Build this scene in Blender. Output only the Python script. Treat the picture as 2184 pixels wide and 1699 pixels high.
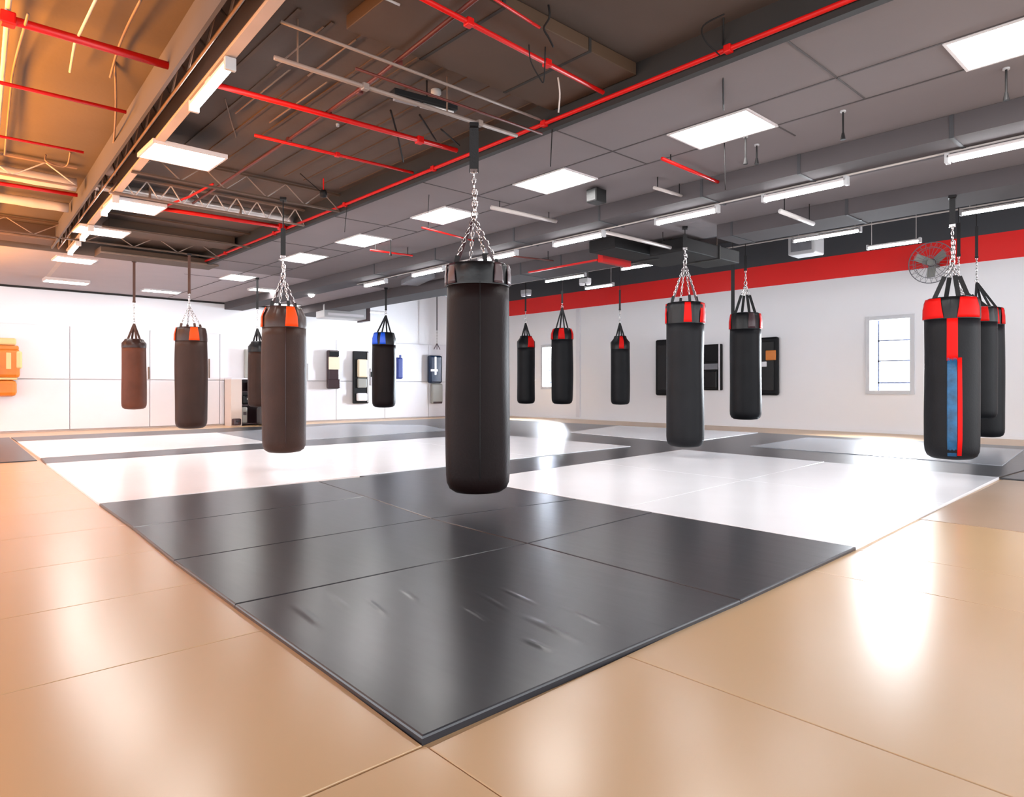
import bpy, bmesh, math, random
from mathutils import Vector, Matrix
random.seed(7)
PI = math.pi
S = bpy.context.scene
COL = S.collection
for o in list(bpy.data.objects): bpy.data.objects.remove(o, do_unlink=True)

# ------------------------------------------------------------------ camera
F, CX, HY, CH = 1440.0, 1092.0, 826.0, 0.80      # focal length in px, centre, horizon row, eye height
YAW = math.radians(42.45)                        # the room's walls run along X and Y, the camera looks at the corner
cd = bpy.data.cameras.new('camera'); cam = bpy.data.objects.new('camera', cd); COL.objects.link(cam)
cd.sensor_width = 36; cd.sensor_fit = 'HORIZONTAL'; cd.lens = F/2184*36
cd.shift_y = -(849.5-HY)/2184; cd.clip_start = .02; cd.clip_end = 200
cam.location = (0, 0, CH); cam.rotation_euler = (PI/2, 0, -YAW)
S.camera = cam
# ------------------------------------------------------------------ exposure, world
S.view_settings.view_transform = 'Standard'; S.view_settings.look = 'None'
S.view_settings.gamma = 1; S.view_settings.use_curve_mapping = False
S.view_settings.exposure = 1.65
w = bpy.data.worlds.new('world'); S.world = w; w.use_nodes = True
bg = w.node_tree.nodes['Background']; bg.inputs[0].default_value = (.93, .96, 1, 1); bg.inputs[1].default_value = 1.6

def area(name, loc, rot, sx, sy, power, col, spread=180):
    l = bpy.data.lights.new(name, 'AREA'); l.shape = 'RECTANGLE'; l.size = sx; l.size_y = sy
    l.energy = power; l.color = col; l.spread = math.radians(spread)
    o = bpy.data.objects.new(name, l); COL.objects.link(o); o.location = loc; o.rotation_euler = rot
    return o
# daylight outside the two windows of the right wall
area('daylight_window', (13.45, 4.22, 1.4), (0, PI/2, 0), 1.7, 1.0, 300, (.86, .93, 1))
area('daylight_window', (13.45, 12.4, 1.36), (0, PI/2, 0), 1.5, .85, 800, (.80, .90, 1))
# added orange area light, unseen, giving the lens flare's glow on the open ceiling
area('warm_uplight', (-.75, 7.8, 1.7), (PI, 0, 0), .8, 8.5, 560, (1, .37, .04), 160)

# ------------------------------------------------------------------ placing helpers
SN, CS = math.sin(YAW), math.cos(YAW)            # forward = (SN, CS), right = (CS, -SN)
def ray(px): x = (px-CX)/F; return x*CS+SN, -x*SN+CS
def onz(px, py, z):                               # on a horizontal plane
    D = F*(z-CH)/(HY-py); a, b = ray(px); return D*a, D*b
def atD(px, py, D): a, b = ray(px); return Vector((D*a, D*b, CH+(HY-py)*D/F))
def onY(px, py, y): a, b = ray(px); D = y/b; return D*a, CH+(HY-py)*D/F      # left wall plane: (x, z)
def onX(px, py, x): a, b = ray(px); D = x/a; return D*b, CH+(HY-py)*D/F      # right wall plane: (y, z)

# ------------------------------------------------------------------ materials
def lin(c):
    return tuple((v/12.92 if v <= .04045 else ((v+.055)/1.055)**2.4) for v in [k/255 for k in c])
def mat(name, rgb, rough=.5, metal=0, bump=0, bscale=20, var=0, vscale=3, spec=.5, emit=0, stretch=None, rvar=0, coat=0):
    m = bpy.data.materials.new(name); m.use_nodes = True
    nt = m.node_tree; N = nt.nodes; L = nt.links; b = N['Principled BSDF']
    c = lin(rgb)+(1,)
    b.inputs['Base Color'].default_value = c; b.inputs['Roughness'].default_value = rough
    b.inputs['Metallic'].default_value = metal; b.inputs['Specular IOR Level'].default_value = spec
    if coat: b.inputs['Coat Weight'].default_value = coat; b.inputs['Coat Roughness'].default_value = .12
    if emit:
        b.inputs['Emission Color'].default_value = c; b.inputs['Emission Strength'].default_value = emit
    tc = N.new('ShaderNodeTexCoord')
    src = tc.outputs['Object']
    if stretch:
        mp = N.new('ShaderNodeMapping'); mp.inputs['Scale'].default_value = stretch; L.new(src, mp.inputs[0]); ssrc = mp.outputs[0]
    else: ssrc = src
    if var:
        n = N.new('ShaderNodeTexNoise'); n.inputs['Scale'].default_value = vscale; n.inputs['Detail'].default_value = 4
        L.new(src, n.inputs['Vector'])
        r = N.new('ShaderNodeValToRGB')
        r.color_ramp.elements[0].position = .3; r.color_ramp.elements[1].position = .7
        r.color_ramp.elements[0].color = tuple(v*(1-var) for v in c[:3])+(1,)
        r.color_ramp.elements[1].color = tuple(min(1, v*(1+var)) for v in c[:3])+(1,)
        L.new(n.outputs[0], r.inputs[0]); L.new(r.outputs[0], b.inputs['Base Color'])
    if rvar:
        n = N.new('ShaderNodeTexNoise'); n.inputs['Scale'].default_value = 1.7; n.inputs['Detail'].default_value = 3
        L.new(src, n.inputs['Vector'])
        mr = N.new('ShaderNodeMapRange'); mr.inputs[3].default_value = rough-rvar; mr.inputs[4].default_value = rough+rvar
        L.new(n.outputs[0], mr.inputs[0]); L.new(mr.outputs[0], b.inputs['Roughness'])
    if bump:
        n = N.new('ShaderNodeTexNoise'); n.inputs['Scale'].default_value = bscale; n.inputs['Detail'].default_value = 3
        L.new(ssrc, n.inputs['Vector'])
        bp = N.new('ShaderNodeBump'); bp.inputs['Strength'].default_value = bump; bp.inputs['Distance'].default_value = .01
        L.new(n.outputs[0], bp.inputs['Height']); L.new(bp.outputs[0], b.inputs['Normal'])
    return m
M = dict(
 wall_white = mat('wall_white', (240, 238, 241), .6, var=.02, vscale=.6),
 pad_white = mat('pad_white', (226, 223, 228), .38, bump=.05, bscale=6, var=.015),
 wall_red = mat('wall_red', (240, 26, 22), .5, var=.03, vscale=1),
 wall_dark = mat('wall_dark', (66, 67, 72), .6, var=.06, vscale=1),
 ceil_grey = mat('ceiling_tile_grey', (126, 119, 121), .85, spec=.2, bump=.04, bscale=80, var=.04, vscale=1.2),
 ceil_seam = mat('ceiling_seam', (70, 64, 65), .7),
 duct_grey = mat('duct_grey', (84, 79, 81), .85, spec=.15, var=.06, vscale=1.5),
 deck = mat('deck_brown_grey', (80, 68, 62), .8, bump=.1, bscale=30, var=.12, vscale=1.4),
 deck_dark = mat('deck_dark', (62, 62, 66), .8, var=.1, vscale=1),
 brown = mat('brown_duct', (74, 54, 38), .6, var=.12, vscale=1.5),
 black = mat('black_steel', (20, 18, 19), .6, spec=.25, var=.1),
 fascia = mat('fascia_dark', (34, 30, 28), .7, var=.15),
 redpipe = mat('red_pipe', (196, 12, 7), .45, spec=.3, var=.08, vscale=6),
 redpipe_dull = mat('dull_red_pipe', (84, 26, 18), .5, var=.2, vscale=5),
 whitepipe = mat('white_pipe', (186, 176, 172), .45, var=.06, vscale=4),
 beam = mat('beam_white', (176, 160, 152), .5, var=.06, vscale=3),
 steel = mat('steel_web', (120, 98, 84), .5, metal=.2, var=.15, vscale=5),
 foil = mat('foil_duct', (190, 186, 184), .32, metal=.7, bump=.6, bscale=9),
 ceil_light = mat('ceiling_pale', (172, 164, 168), .8, spec=.2, var=.02),  # brightness of the lit far ceiling put into a paler base colour
 floor = mat('floor_beige', (206, 168, 126), .3, var=.03),
 beige = mat('mat_beige', (194, 161, 122), .25, bump=.02, bscale=2.5, var=.02, vscale=1.2),
 tan = mat('mat_tan_brown', (168, 142, 118), .33, bump=.035, bscale=5, var=.04),
 dark = mat('mat_dark_grey', (48, 49, 54), .28, spec=.42, bump=.10, bscale=2.6, var=.0, stretch=(3.6, .9, 1)),
 mid = mat('mat_mid_grey', (140, 144, 152), .25, bump=.02, bscale=4),
 white = mat('mat_white', (232, 233, 238), .22, bump=.02, bscale=4, var=.015),
 leather = mat('bag_black_leather', (20, 20, 23), .5, spec=.18, bump=.12, bscale=60, var=.22, vscale=4),
 leather_b = mat('bag_brown_black_leather', (22, 12, 12), .48, spec=.12, bump=.12, bscale=60, var=.22, vscale=4),
 leather_br = mat('bag_brown_leather', (50, 30, 22), .5, spec=.2, bump=.12, bscale=60, var=.18, vscale=4),  # warm veil of the flare put into the leather colour as brown
 leather_lb = mat('bag_light_brown_leather', (92, 52, 36), .5, spec=.2, bump=.12, bscale=60, var=.15, vscale=4),  # same flare veil painted in, paler, for the bag farthest left
 vinyl = mat('black_vinyl', (18, 18, 20), .36, spec=.3, bump=.3, bscale=14),
 vinyl_br = mat('brown_vinyl', (52, 32, 26), .36, spec=.3, bump=.3, bscale=14),  # bag cuffs, flare's warm tint put into the colour
 plum = mat('plum_vinyl', (62, 38, 42), .35, bump=.2, bscale=14),
 orange = mat('orange_vinyl', (236, 70, 12), .5, spec=.2, bump=.1, bscale=14),
 red = mat('red_vinyl', (206, 14, 9), .5, spec=.15, bump=.15, bscale=14),
 blue = mat('blue_vinyl', (12, 84, 214), .38, bump=.15, bscale=14),
 teal = mat('teal_blue_tape', (18, 78, 118), .4, bump=.6, bscale=18, var=.4, vscale=14),
 web = mat('black_webbing', (20, 19, 21), .7, bump=.3, bscale=120),
 web_br = mat('brown_webbing', (78, 48, 36), .7, bump=.3, bscale=120),  # bag straps, flare's warm tint put into the colour
 chrome = mat('chain_steel', (205, 200, 200), .22, metal=1),
 lamp = mat('lamp_diffuser', (255, 253, 250), .5, emit=10),
 tube = mat('lamp_tube', (250, 252, 255), .5, emit=16),
 tube_off = mat('unlit_tube', (205, 200, 198), .35),
 frame = mat('lamp_frame', (205, 198, 198), .4),
 cream = mat('cream_leather', (222, 206, 178), .45, bump=.1),
 navy = mat('navy_vinyl', (14, 34, 62), .2, bump=.2, bscale=12),
 royal = mat('royal_blue_vinyl', (34, 52, 128), .4),
 silver = mat('silver_grey_vinyl', (150, 148, 142), .35, bump=.2),
 maroon = mat('dark_maroon_vinyl', (52, 30, 34), .3, bump=.2),
 amber = mat('amber_vinyl', (206, 118, 36), .35, bump=.2, bscale=10, var=.15),  # orange patch colour; on the body protector it is painted flare tint
 amber_l = mat('light_amber_vinyl', (236, 190, 132), .35, bump=.1),  # lighter flare tint painted on the body protector
 wood = mat('cabinet_cream', (214, 196, 186), .5),
 grey = mat('mid_grey_plastic', (120, 120, 126), .45, var=.1, vscale=8),
 ltgrey = mat('light_grey_plastic', (186, 186, 188), .4),
 winframe = mat('window_frame_white', (206, 206, 210), .4),
)
gm = bpy.data.materials.new('window_glass'); gm.use_nodes = True
nt = gm.node_tree; nt.nodes.remove(nt.nodes['Principled BSDF'])
g1 = nt.nodes.new('ShaderNodeBsdfTransparent'); g2 = nt.nodes.new('ShaderNodeBsdfGlossy'); g2.inputs['Roughness'].default_value = .02
g3 = nt.nodes.new('ShaderNodeMixShader'); g4 = nt.nodes.new('ShaderNodeFresnel'); g4.inputs[0].default_value = 1.3
nt.links.new(g4.outputs[0], g3.inputs[0]); nt.links.new(g1.outputs[0], g3.inputs[1]); nt.links.new(g2.outputs[0], g3.inputs[2])
nt.links.new(g3.outputs[0], nt.nodes['Material Output'].inputs[0]); M['glass'] = gm
M['pipe_dull'] = mat('pale_brown_pipe', (132, 116, 108), .5, var=.1, vscale=5)
M['bar'] = mat('window_bar_grey', (96, 104, 128), .5)

# ------------------------------------------------------------------ mesh helpers
class MB:
    def __init__(s): s.b = bmesh.new()
    def box(s, c, d, rz=0, R=None, bev=0):
        r = bmesh.ops.create_cube(s.b, size=1); vs = r['verts']
        m = Matrix.Translation(Vector(c)) @ ((R.to_4x4() if R else Matrix.Rotation(rz, 4, 'Z'))) @ Matrix.Diagonal(Vector((d[0], d[1], d[2], 1)))
        bmesh.ops.transform(s.b, matrix=m, verts=vs)
        if bev:
            es = list({e for v in vs for e in v.link_edges})
            bmesh.ops.bevel(s.b, geom=es, offset=bev, segments=2, affect='EDGES', profile=.5)
        return s
    def bb(s, x0, x1, y0, y1, z0, z1, bev=0):
        return s.box(((x0+x1)/2, (y0+y1)/2, (z0+z1)/2), (abs(x1-x0), abs(y1-y0), abs(z1-z0)), bev=bev)
    def cyl(s, p0, p1, r, n=10, r2=None, cap=True):
        p0, p1 = Vector(p0), Vector(p1); d = p1-p0
        q = d.to_track_quat('Z', 'Y').to_matrix().to_4x4()
        bmesh.ops.create_cone(s.b, cap_ends=cap, segments=n, radius1=r, radius2=(r if r2 is None else r2), depth=d.length,
                              matrix=Matrix.Translation((p0+p1)/2) @ q)
        return s
    def tube(s, pts, r, n=8):
        pts = [Vector(p) for p in pts]; rings = []
        for i, p in enumerate(pts):
            d = (pts[min(i+1, len(pts)-1)]-pts[max(i-1, 0)]).normalized()
            q = d.to_track_quat('Z', 'Y').to_matrix()
            rings.append([s.b.verts.new(p+q @ Vector((r*math.cos(2*PI*k/n), r*math.sin(2*PI*k/n), 0))) for k in range(n)])
        for a, b in zip(rings, rings[1:]):
            for k in range(n): s.b.faces.new((a[k], a[(k+1) % n], b[(k+1) % n], b[k]))
        s.b.faces.new(rings[0][::-1]); s.b.faces.new(rings[-1])
        return s
    def ribbon(s, p0, p1, wdt, th, side):       # flat strap between two points; side = width direction
        p0, p1 = Vector(p0), Vector(p1); d = (p1-p0).normalized(); sd = Vector(side); sd = (sd-d*sd.dot(d)).normalized(); nn = d.cross(sd)
        R = Matrix((sd, nn, d)).transposed()
        return s.box((p0+p1)/2, (wdt, th, (p1-p0).length), R=R)
    def link(s, c, d, up, L, wd, r, n=12, m=6):   # one oval chain link
        d = Vector(d).normalized(); up = Vector(up); up = (up-d*up.dot(d)).normalized(); nn = d.cross(up); c = Vector(c)
        rings = []
        for i in range(n):
            a = 2*PI*i/n
            e = abs(math.cos(a))**.6*math.copysign(1, math.cos(a)); f = abs(math.sin(a))**.8*math.copysign(1, math.sin(a))
            p = d*(L/2-r)*e + up*(wd/2-r)*f
            tdir = (-d*(L/2)*math.sin(a)+up*(wd/2)*math.cos(a)).normalized(); o = tdir.cross(nn)
            rings.append([s.b.verts.new(c+p+o*r*math.cos(2*PI*k/m)+nn*r*math.sin(2*PI*k/m)) for k in range(m)])
        for i in range(n):
            a, b = rings[i], rings[(i+1) % n]
            for k in range(m): s.b.faces.new((a[k], a[(k+1) % m], b[(k+1) % m], b[k]))
        return s
    def chain(s, p0, p1, L=.04, wd=.026, r=.004, n=12, m=6):
        p0, p1 = Vector(p0), Vector(p1); d = p1-p0; k = max(1, round(d.length/(L*.78)))
        ref = Vector((.73, -.67, 0)); ref2 = d.normalized().cross(ref)
        for i in range(k):
            s.link(p0+d*((i+.5)/k), d, ref if i % 2 else ref2, L, wd, r, n, m)
        return s
    def lathe(s, prof, n=40, f=None, c=(0, 0, 0)):
        rings = []
        for (r, z) in prof:
            if r < 1e-6: rings.append([s.b.verts.new((c[0], c[1], c[2]+z))]); continue
            row = []
            for k in range(n):
                a = 2*PI*k/n; rr = r*(f(a, z) if f else 1)
                row.append(s.b.verts.new((c[0]+rr*math.cos(a), c[1]+rr*math.sin(a), c[2]+z)))
            rings.append(row)
        for a, b in zip(rings, rings[1:]):
            for k in range(n):
                k2 = (k+1) % n
                if len(a) == 1: s.b.faces.new((a[0], b[k2], b[k]))
                elif len(b) == 1: s.b.faces.new((a[k], a[k2], b[0]))
                else: s.b.faces.new((a[k], a[k2], b[k2], b[k]))
        return s
    def prism(s, poly, z0, z1, bev=0):
        a = sum(poly[i][0]*poly[(i+1) % len(poly)][1]-poly[(i+1) % len(poly)][0]*poly[i][1] for i in range(len(poly)))
        if a < 0: poly = poly[::-1]
        rows = []
        if bev: lv = [(0, z0), (0, z1-bev), (bev*.35, z1-bev*.3), (bev, z1)]
        else: lv = [(0, z0), (0, z1)]
        for ins, z in lv:
            q = inset(poly, ins) if ins else poly
            rows.append([s.b.verts.new((x, y, z)) for x, y in q])
        n = len(poly)
        for a_, b_ in zip(rows, rows[1:]):
            for k in range(n): s.b.faces.new((a_[k], a_[(k+1) % n], b_[(k+1) % n], b_[k]))
        s.b.faces.new(rows[0][::-1]); s.b.faces.new(rows[-1])
        return s
    def done(s, name, m, parent=None, smooth=False, mw=None):
        me = bpy.data.meshes.new(name)
        bmesh.ops.recalc_face_normals(s.b, faces=s.b.faces)
        s.b.to_mesh(me); s.b.free()
        me.materials.append(M[m] if isinstance(m, str) else m)
        if smooth:
            for p in me.polygons: p.use_smooth = True
        o = bpy.data.objects.new(name, me); COL.objects.link(o)
        if parent: o.parent = parent
        return o
def inset(poly, d):
    n = len(poly); out = []
    for i in range(n):
        p0, p1, p2 = Vector(poly[i-1]), Vector(poly[i]), Vector(poly[(i+1) % n])
        e1 = (p1-p0).normalized(); e2 = (p2-p1).normalized()
        n1 = Vector((-e1.y, e1.x)); n2 = Vector((-e2.y, e2.x))
        k = n1+n2; k = k/max(.2, (1+n1.dot(n2)))
        out.append(tuple(p1+k*d))
    return out
def tag(o, label, cat, group=None, kind=None):
    if label: o['label'] = label
    if cat: o['category'] = cat
    if group: o['group'] = group
    if kind: o['kind'] = kind
    return o
def thing(name, label, cat, loc=(0, 0, 0), rz=0, group=None):
    o = bpy.data.objects.new(name, None); COL.objects.link(o); o.empty_display_size = .1
    o.location = loc; o.rotation_euler = (0, 0, rz)
    return tag(o, label, cat, group)
def struct(name, mb, m, parent=None, label=None):
    o = mb.done(name, m, parent)
    if not parent: o['kind'] = 'structure'
    if label: o['label'] = label
    return o

# ================================================================== ROOM
WX, WY = 12.75, 14.7            # right wall plane, left wall plane
X0, Y0 = -5.0, -4.0
ZC, ZB, ZH = 2.60, 2.78, 3.80   # tile ceiling, deck over the open bay, deck of the high bay
struct('floor', MB().bb(X0, WX+.3, Y0, WY+.3, -.2, 0), 'floor', label='beige floor under and around the mats')
struct('wall_left', MB().bb(X0, WX+.3, WY, WY+.2, 0, 4.0), 'wall_white', label='white wall along the left behind the bags')
# vinyl wall padding in two rows with seams every 1.34 m
for k, (z0, z1) in enumerate(((.03, .945), (.955, 1.93))):
    mb = MB(); s0 = 2.38-1.34*5
    while s0 < WX-.1:
        mb.bb(max(s0+.004, X0), min(s0+1.336, WX-.06), WY-.05, WY-.001, z0, z1, bev=.01); s0 += 1.34
    struct('trim_%d' % (k+1), mb, 'pad_white', label='white vinyl wall padding on the left wall, %s row' % ('lower', 'upper')[k])
struct('baseboard_left', MB().bb(X0, WX, WY-.065, WY-.001, 0, .028), 'beam')
# right wall with two window openings
wins = [(3.88, 4.56, .73, 2.0), (12.05, 12.72, .80, 1.88)]
mb = MB(); ys = [Y0]
for (a, b, z0, z1) in wins:
    mb.bb(WX, WX+.2, ys[-1], a, 0, 2.80); mb.bb(WX, WX+.2, a, b, 0, z0); mb.bb(WX, WX+.2, a, b, z1, 2.80); ys.append(b)
mb.bb(WX, WX+.2, ys[-1], WY, 0, 2.80)
wr = struct('wall_right', mb, 'wall_white', label='white wall on the right with a red band and dark grey top')
mb = MB().bb(WX-.004, WX+.2, Y0, WY, 2.80, 3.22); struct('red_band', mb, 'wall_red', wr, 'red painted band')
mb = MB().bb(WX-.002, WX+.2, Y0, WY, 3.22, 4.0); struct('dark_band', mb, 'wall_dark', wr, 'dark grey painted band')
struct('baseboard_right', MB().bb(WX-.03, WX-.001, Y0, WY, 0, .05), 'wall_white')
struct('trim_3', MB().bb(WX-.04, WX-.001, 11.38, 11.5, .05, 2.78), 'pad_white', label='white vertical strip on the right wall')
for k, (a, b, z0, z1) in enumerate(wins):
    f = .05
    mb = MB().bb(WX-.03, WX+.12, a-f, a+.02, z0-f, z1+f).bb(WX-.03, WX+.12, b-.02, b+f, z0-f, z1+f)
    mb.bb(WX-.028, WX+.118, a+.02, b-.02, z1-.02, z1+f-.002).bb(WX-.05, WX+.118, a+.02, b-.02, z0-f+.002, z0+.02)
    wo = struct('window_%d' % (k+1), mb, 'winframe', label=('white framed window with two crossbars on the right wall', 'narrow bright window half hidden by a hanging bag')[k])
    h = z1-z0
    mb = MB().bb(WX+.06, WX+.11, b-.15, b-.125, z0, z1)
    for q in (.12, .42, .70): mb.bb(WX+.06, WX+.11, a, b-.12, z0+h*q-.012, z0+h*q+.012)
    struct('muntin', mb, 'bar', wo)
    struct('pane', MB().bb(WX+.09, WX+.095, a+.02, b-.02, z0+.02, z1-.02), 'glass', wo)
# ceilings
XF, XR = 3.39, 7.22
YL = 10.6
mb = MB().bb(XF, XR, Y0, YL, ZC, ZC+.06)
struct('ceiling', mb, 'ceil_grey', label='grey flat ceiling with recessed light panels')
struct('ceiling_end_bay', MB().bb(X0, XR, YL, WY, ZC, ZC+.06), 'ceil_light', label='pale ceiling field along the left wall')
# seams in the tile ceiling
mb = MB()
for x in (4.04, 4.47): mb.bb(x-.006, x+.006, Y0, WY-.1, ZC-.004, ZC)
for y in (-1.6, 0, 1.62, 3.28, 4.9, 6.5, 8.1, 9.8, 11.4): mb.bb(XF, 4.47, y-.005, y+.005, ZC-.004, ZC)
mb.bb(4.47, 4.75, 2.19, 2.2, ZC-.004, ZC)
struct('trim_4', mb, 'ceil_seam', label='dark joints between grey ceiling boards')
struct('ceiling_high', MB().bb(XR, WX+.2, Y0, WY+.2, ZH, ZH+.1), 'deck_dark')['kind'] = 'structure'
struct('ceiling_open_bay', MB().bb(X0, XF, Y0, YL+.1, ZB, ZB+.1), 'deck', label='brown grey deck above the open ceiling bay')
struct('trim_5', MB().bb(XF-.05, XF, Y0, YL, ZC-.02, ZB), 'fascia', label='dark edge of the lowered grey ceiling')
struct('trim_6', MB().bb(X0, XF-.05, YL-.04, YL, ZC-.02, ZB), 'deck')
struct('trim_7', MB().bb(XR, XR+.04, Y0, WY, ZC, ZH), 'deck_dark')
mb = MB()
for i in range(10): mb.bb(1.55+.19*i, 1.57+.19*i, 3.35, 6.1, ZB-.008, ZB)
struct('trim_8', mb, 'brown', label='ribs of the roof deck')

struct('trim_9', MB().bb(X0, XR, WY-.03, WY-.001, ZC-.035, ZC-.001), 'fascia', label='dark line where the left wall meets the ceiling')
# ducts under the ceiling
def duct(x0, x1, z0, label, y0=Y0, y1=WY-.06, z1=ZC-.002, m='duct_grey', ys=()):
    t = thing('ceiling_duct', label, 'duct', ((x0+x1)/2, 5, z0))
    o = MB().bb(x0, x1, y0, y1, z0, z1).done('duct_body', m, t); o.location = (-(x0+x1)/2, -5, -z0)
    for y in ys:
        h = MB().bb(x0-.006, x1+.006, y-.012, y+.012, z0-.006, z1).done('hanger_strap', 'deck_dark', t); h.location = (-(x0+x1)/2, -5, -z0)
    return t
duct(5.15, 5.53, 2.45, 'long grey boxed duct under the ceiling, nearer of two', ys=(-.3, .55, 1.33, 2.35, 3.2, 4.35, 5.6, 7.1, 8.6))
duct(6.71, 7.20, 2.45, 'long grey boxed duct under the ceiling, the farther one, right half', y1=3.98, ys=(1.0, 2.6, 3.8))
t = duct(6.66, 7.20, 2.43, 'grey boxed duct with an orange red rim, left of the black ducts', y0=5.62, ys=(6.3, 7.1, 8.3))
o = MB().bb(6.64, 7.22, 5.55, 5.63, 2.40, ZC).done('rim', 'redpipe', t); o.location = (-6.93, -5, -2.43)
o = MB().bb(6.62, 6.66, 5.63, 6.9, 2.42, 2.44).done('edge_strip', 'redpipe', t); o.location = (-6.93, -5, -2.43)
def bduct(x0, x1, y0, y1, z0, z1, label, m='black'):
    t = thing('air_duct', label, 'duct', ((x0+x1)/2, (y0+y1)/2, z0)); hx, hy = (x1-x0)/2, (y1-y0)/2
    MB().bb(-hx, hx, -hy, hy, 0, z1-z0, bev=.01).done('duct_body', m, t)
    MB().bb(hx*.2, hx*.2+.03, -hy-.01, hy+.01, -.01, z1-z0).done('duct_flange', 'fascia', t)
    for q in (-.8, .8): MB().cyl((hx*q, 0, z1-z0), (hx*q, 0, (ZC if (x0+x1)/2+hx*q < XR else ZH)-z0), .006, 6).done('hanging_rod', 'steel', t)
bduct(6.80, 8.05, 4.45, 4.95, 2.40, 2.56, 'black boxy duct crossing behind the chain of the red topped bag')
bduct(6.2, 7.7, 5.0, 5.4, 2.43, 2.57, 'long black duct between the red rimmed duct and the chain')

# ------------------------------------------------------------------ floor mats
TH = .022
def fl(p): return onz(p[0], p[1], TH)
def mato(poly, m, label, cat='mat', group=None, th=TH, gap=.0014, bev=.006, name='vinyl_floor_mat'):
    poly = [tuple(p) for p in poly]
    a = sum(poly[i][0]*poly[(i+1) % len(poly)][1]-poly[(i+1) % len(poly)][0]*poly[i][1] for i in range(len(poly)))
    if a < 0: poly = poly[::-1]
    poly = inset(poly, gap)
    c = (sum(p[0] for p in poly)/len(poly), sum(p[1] for p in poly)/len(poly))
    o = MB().prism([(p[0]-c[0], p[1]-c[1]) for p in poly], .0005, th, bev).done(name, m)
    o.location = (c[0], c[1], 0)
    return tag(o, label, cat, group)
A = fl((900, 1571)); L1 = fl((500, 1288)); L2 = fl((370, 1194)); L2b = fl((283, 1124)); L3 = fl((211, 1073)); L4 = fl((98, 988)); L4b = fl((86, 976)); L5 = fl((37, 941)); L6 = fl((20, 931))
R1 = fl((1580, 1279)); R2 = fl((1826, 1166)); R3 = fl((2131, 1017))
N1 = fl((1125, 1158)); N2 = fl((919, 1105)); N3 = fl((678, 1026)); N2c = fl((1098, 1076)); Nw = fl((1392, 1092)); C1 = fl((1000, 1023)); Wt = fl((1455, 958))
B1 = fl((780, 1058)); Bx = fl((1352, 953)); T1 = fl((965, 997)); T3 = fl((1150, 976))
near = mato([A, R1, N1, L1], 'dark', 'dark grey vinyl mat at the near corner, largest and closest to the camera')
for (p0, p1, wd, hg) in (((1105, 1308), (1245, 1372), .020, .004), ((1110, 1358), (1185, 1392), .018, .0035), ((1060, 1250), (1150, 1292), .014, .002), ((620, 1285), (700, 1345), .018, .0025), ((700, 1262), (745, 1300), .014, .002),
                         ((1010, 1258), (1090, 1305), .014, .002), ((985, 1290), (1050, 1330), .012, .0018), ((850, 1250), (905, 1292), .014, .002), ((1190, 1290), (1300, 1340), .014, .002), ((780, 1275), (830, 1315), .012, .0018)):
    a = Vector(fl(p0)); b = Vector(fl(p1)); c = (a+b)/2; d = b-a; mb = MB()
    G = [[mb.b.verts.new((d.length/2*1.1*(i/12-1), wd*1.3*(k/6-1), hg*.75*math.cos(PI/2*(i/12-1))**2*math.cos(PI/2*(k/6-1))**2)) for k in range(13)] for i in range(25)]
    for i in range(24):
        for k in range(12): mb.b.faces.new((G[i][k], G[i+1][k], G[i+1][k+1], G[i][k+1]))
    bmesh.ops.transform(mb.b, verts=mb.b.verts, matrix=Matrix.Rotation(math.atan2(d.y, d.x), 4, 'Z'))
    o = mb.done('crease', 'dark', near, True); o.location = (c.x-near.location.x, c.y-near.location.y, TH+.00005)
mato([R1, R2, Nw, N1], 'dark', 'dark grey vinyl mat along the right edge, touching the corner of the white mats')
mato([L1, N1, N2, L2], 'dark', 'dark grey vinyl mat strip between the near corner mat and the long seam')
mid = lambda a, b, f=.5: (a[0]+(b[0]-a[0])*f, a[1]+(b[1]-a[1])*f)
Q1 = fl((1230, 1064))
mato([N1, Nw, Q1, N2], 'dark', 'dark grey vinyl mat under the front bag with the bright window streak')
mato([L2, N2, B1, L2b], 'dark', 'dark grey vinyl mat strip on the left edge, second from the white mats')
mato([L2b, B1, N3, L3], 'dark', 'dark grey vinyl mat strip on the left edge directly before the white mats')
mato([N2, Q1, C1, T1, N3, B1], 'dark', 'dark grey vinyl mat behind the front bag, between both white areas')
mato([C1, Wt, Bx, T1], 'dark', 'long dark grey mat strip running diagonally between the two white areas')
# white area on the right
Wm1 = mid(R2, R3, .48); Wm2 = mid(C1, Wt, .48); Wl = mid(R2, C1, .46); Wr = mid(R3, Wt, .46)
Wc = mid(Wm1, Wm2, .46)
mato([R2, Wm1, Wc, Wl], 'white', 'white vinyl mat at the near right, touching the dark mats and the beige floor', gap=.0015, bev=.003)
mato([Wm1, R3, Wr, Wc], 'white', 'white vinyl mat at the far right corner beside the tan brown mat', gap=.0015, bev=.003)
mato([Wl, Wc, Wm2, C1], 'white', 'white vinyl mat right behind the front bag', gap=.0015, bev=.003)
mato([Wc, Wr, Wt, Wm2], 'white', 'white vinyl mat below the bag with red and black top panels', gap=.0015, bev=.003)
# white area on the left
K = fl((1043, 925)); Bz = fl((1345, 951))
wm = mid(L3, Bz, .36); wn = mid(L4, K, .36); wm2 = mid(L3, Bz, .7); wn2 = mid(L4, K, .7)
mato([L3, wm, wn, L4], 'white', 'broad white mat at the left edge of the mat field', gap=.0015, bev=.003)
mato([wm, wm2, wn2, wn], 'white', 'broad white mat below the second bag, left of the front bag', gap=.0015, bev=.003)
mato([wm2, Bz, K, wn2], 'white', 'white mat ending in a point right of the front bag', gap=.0015, bev=.003)
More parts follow.
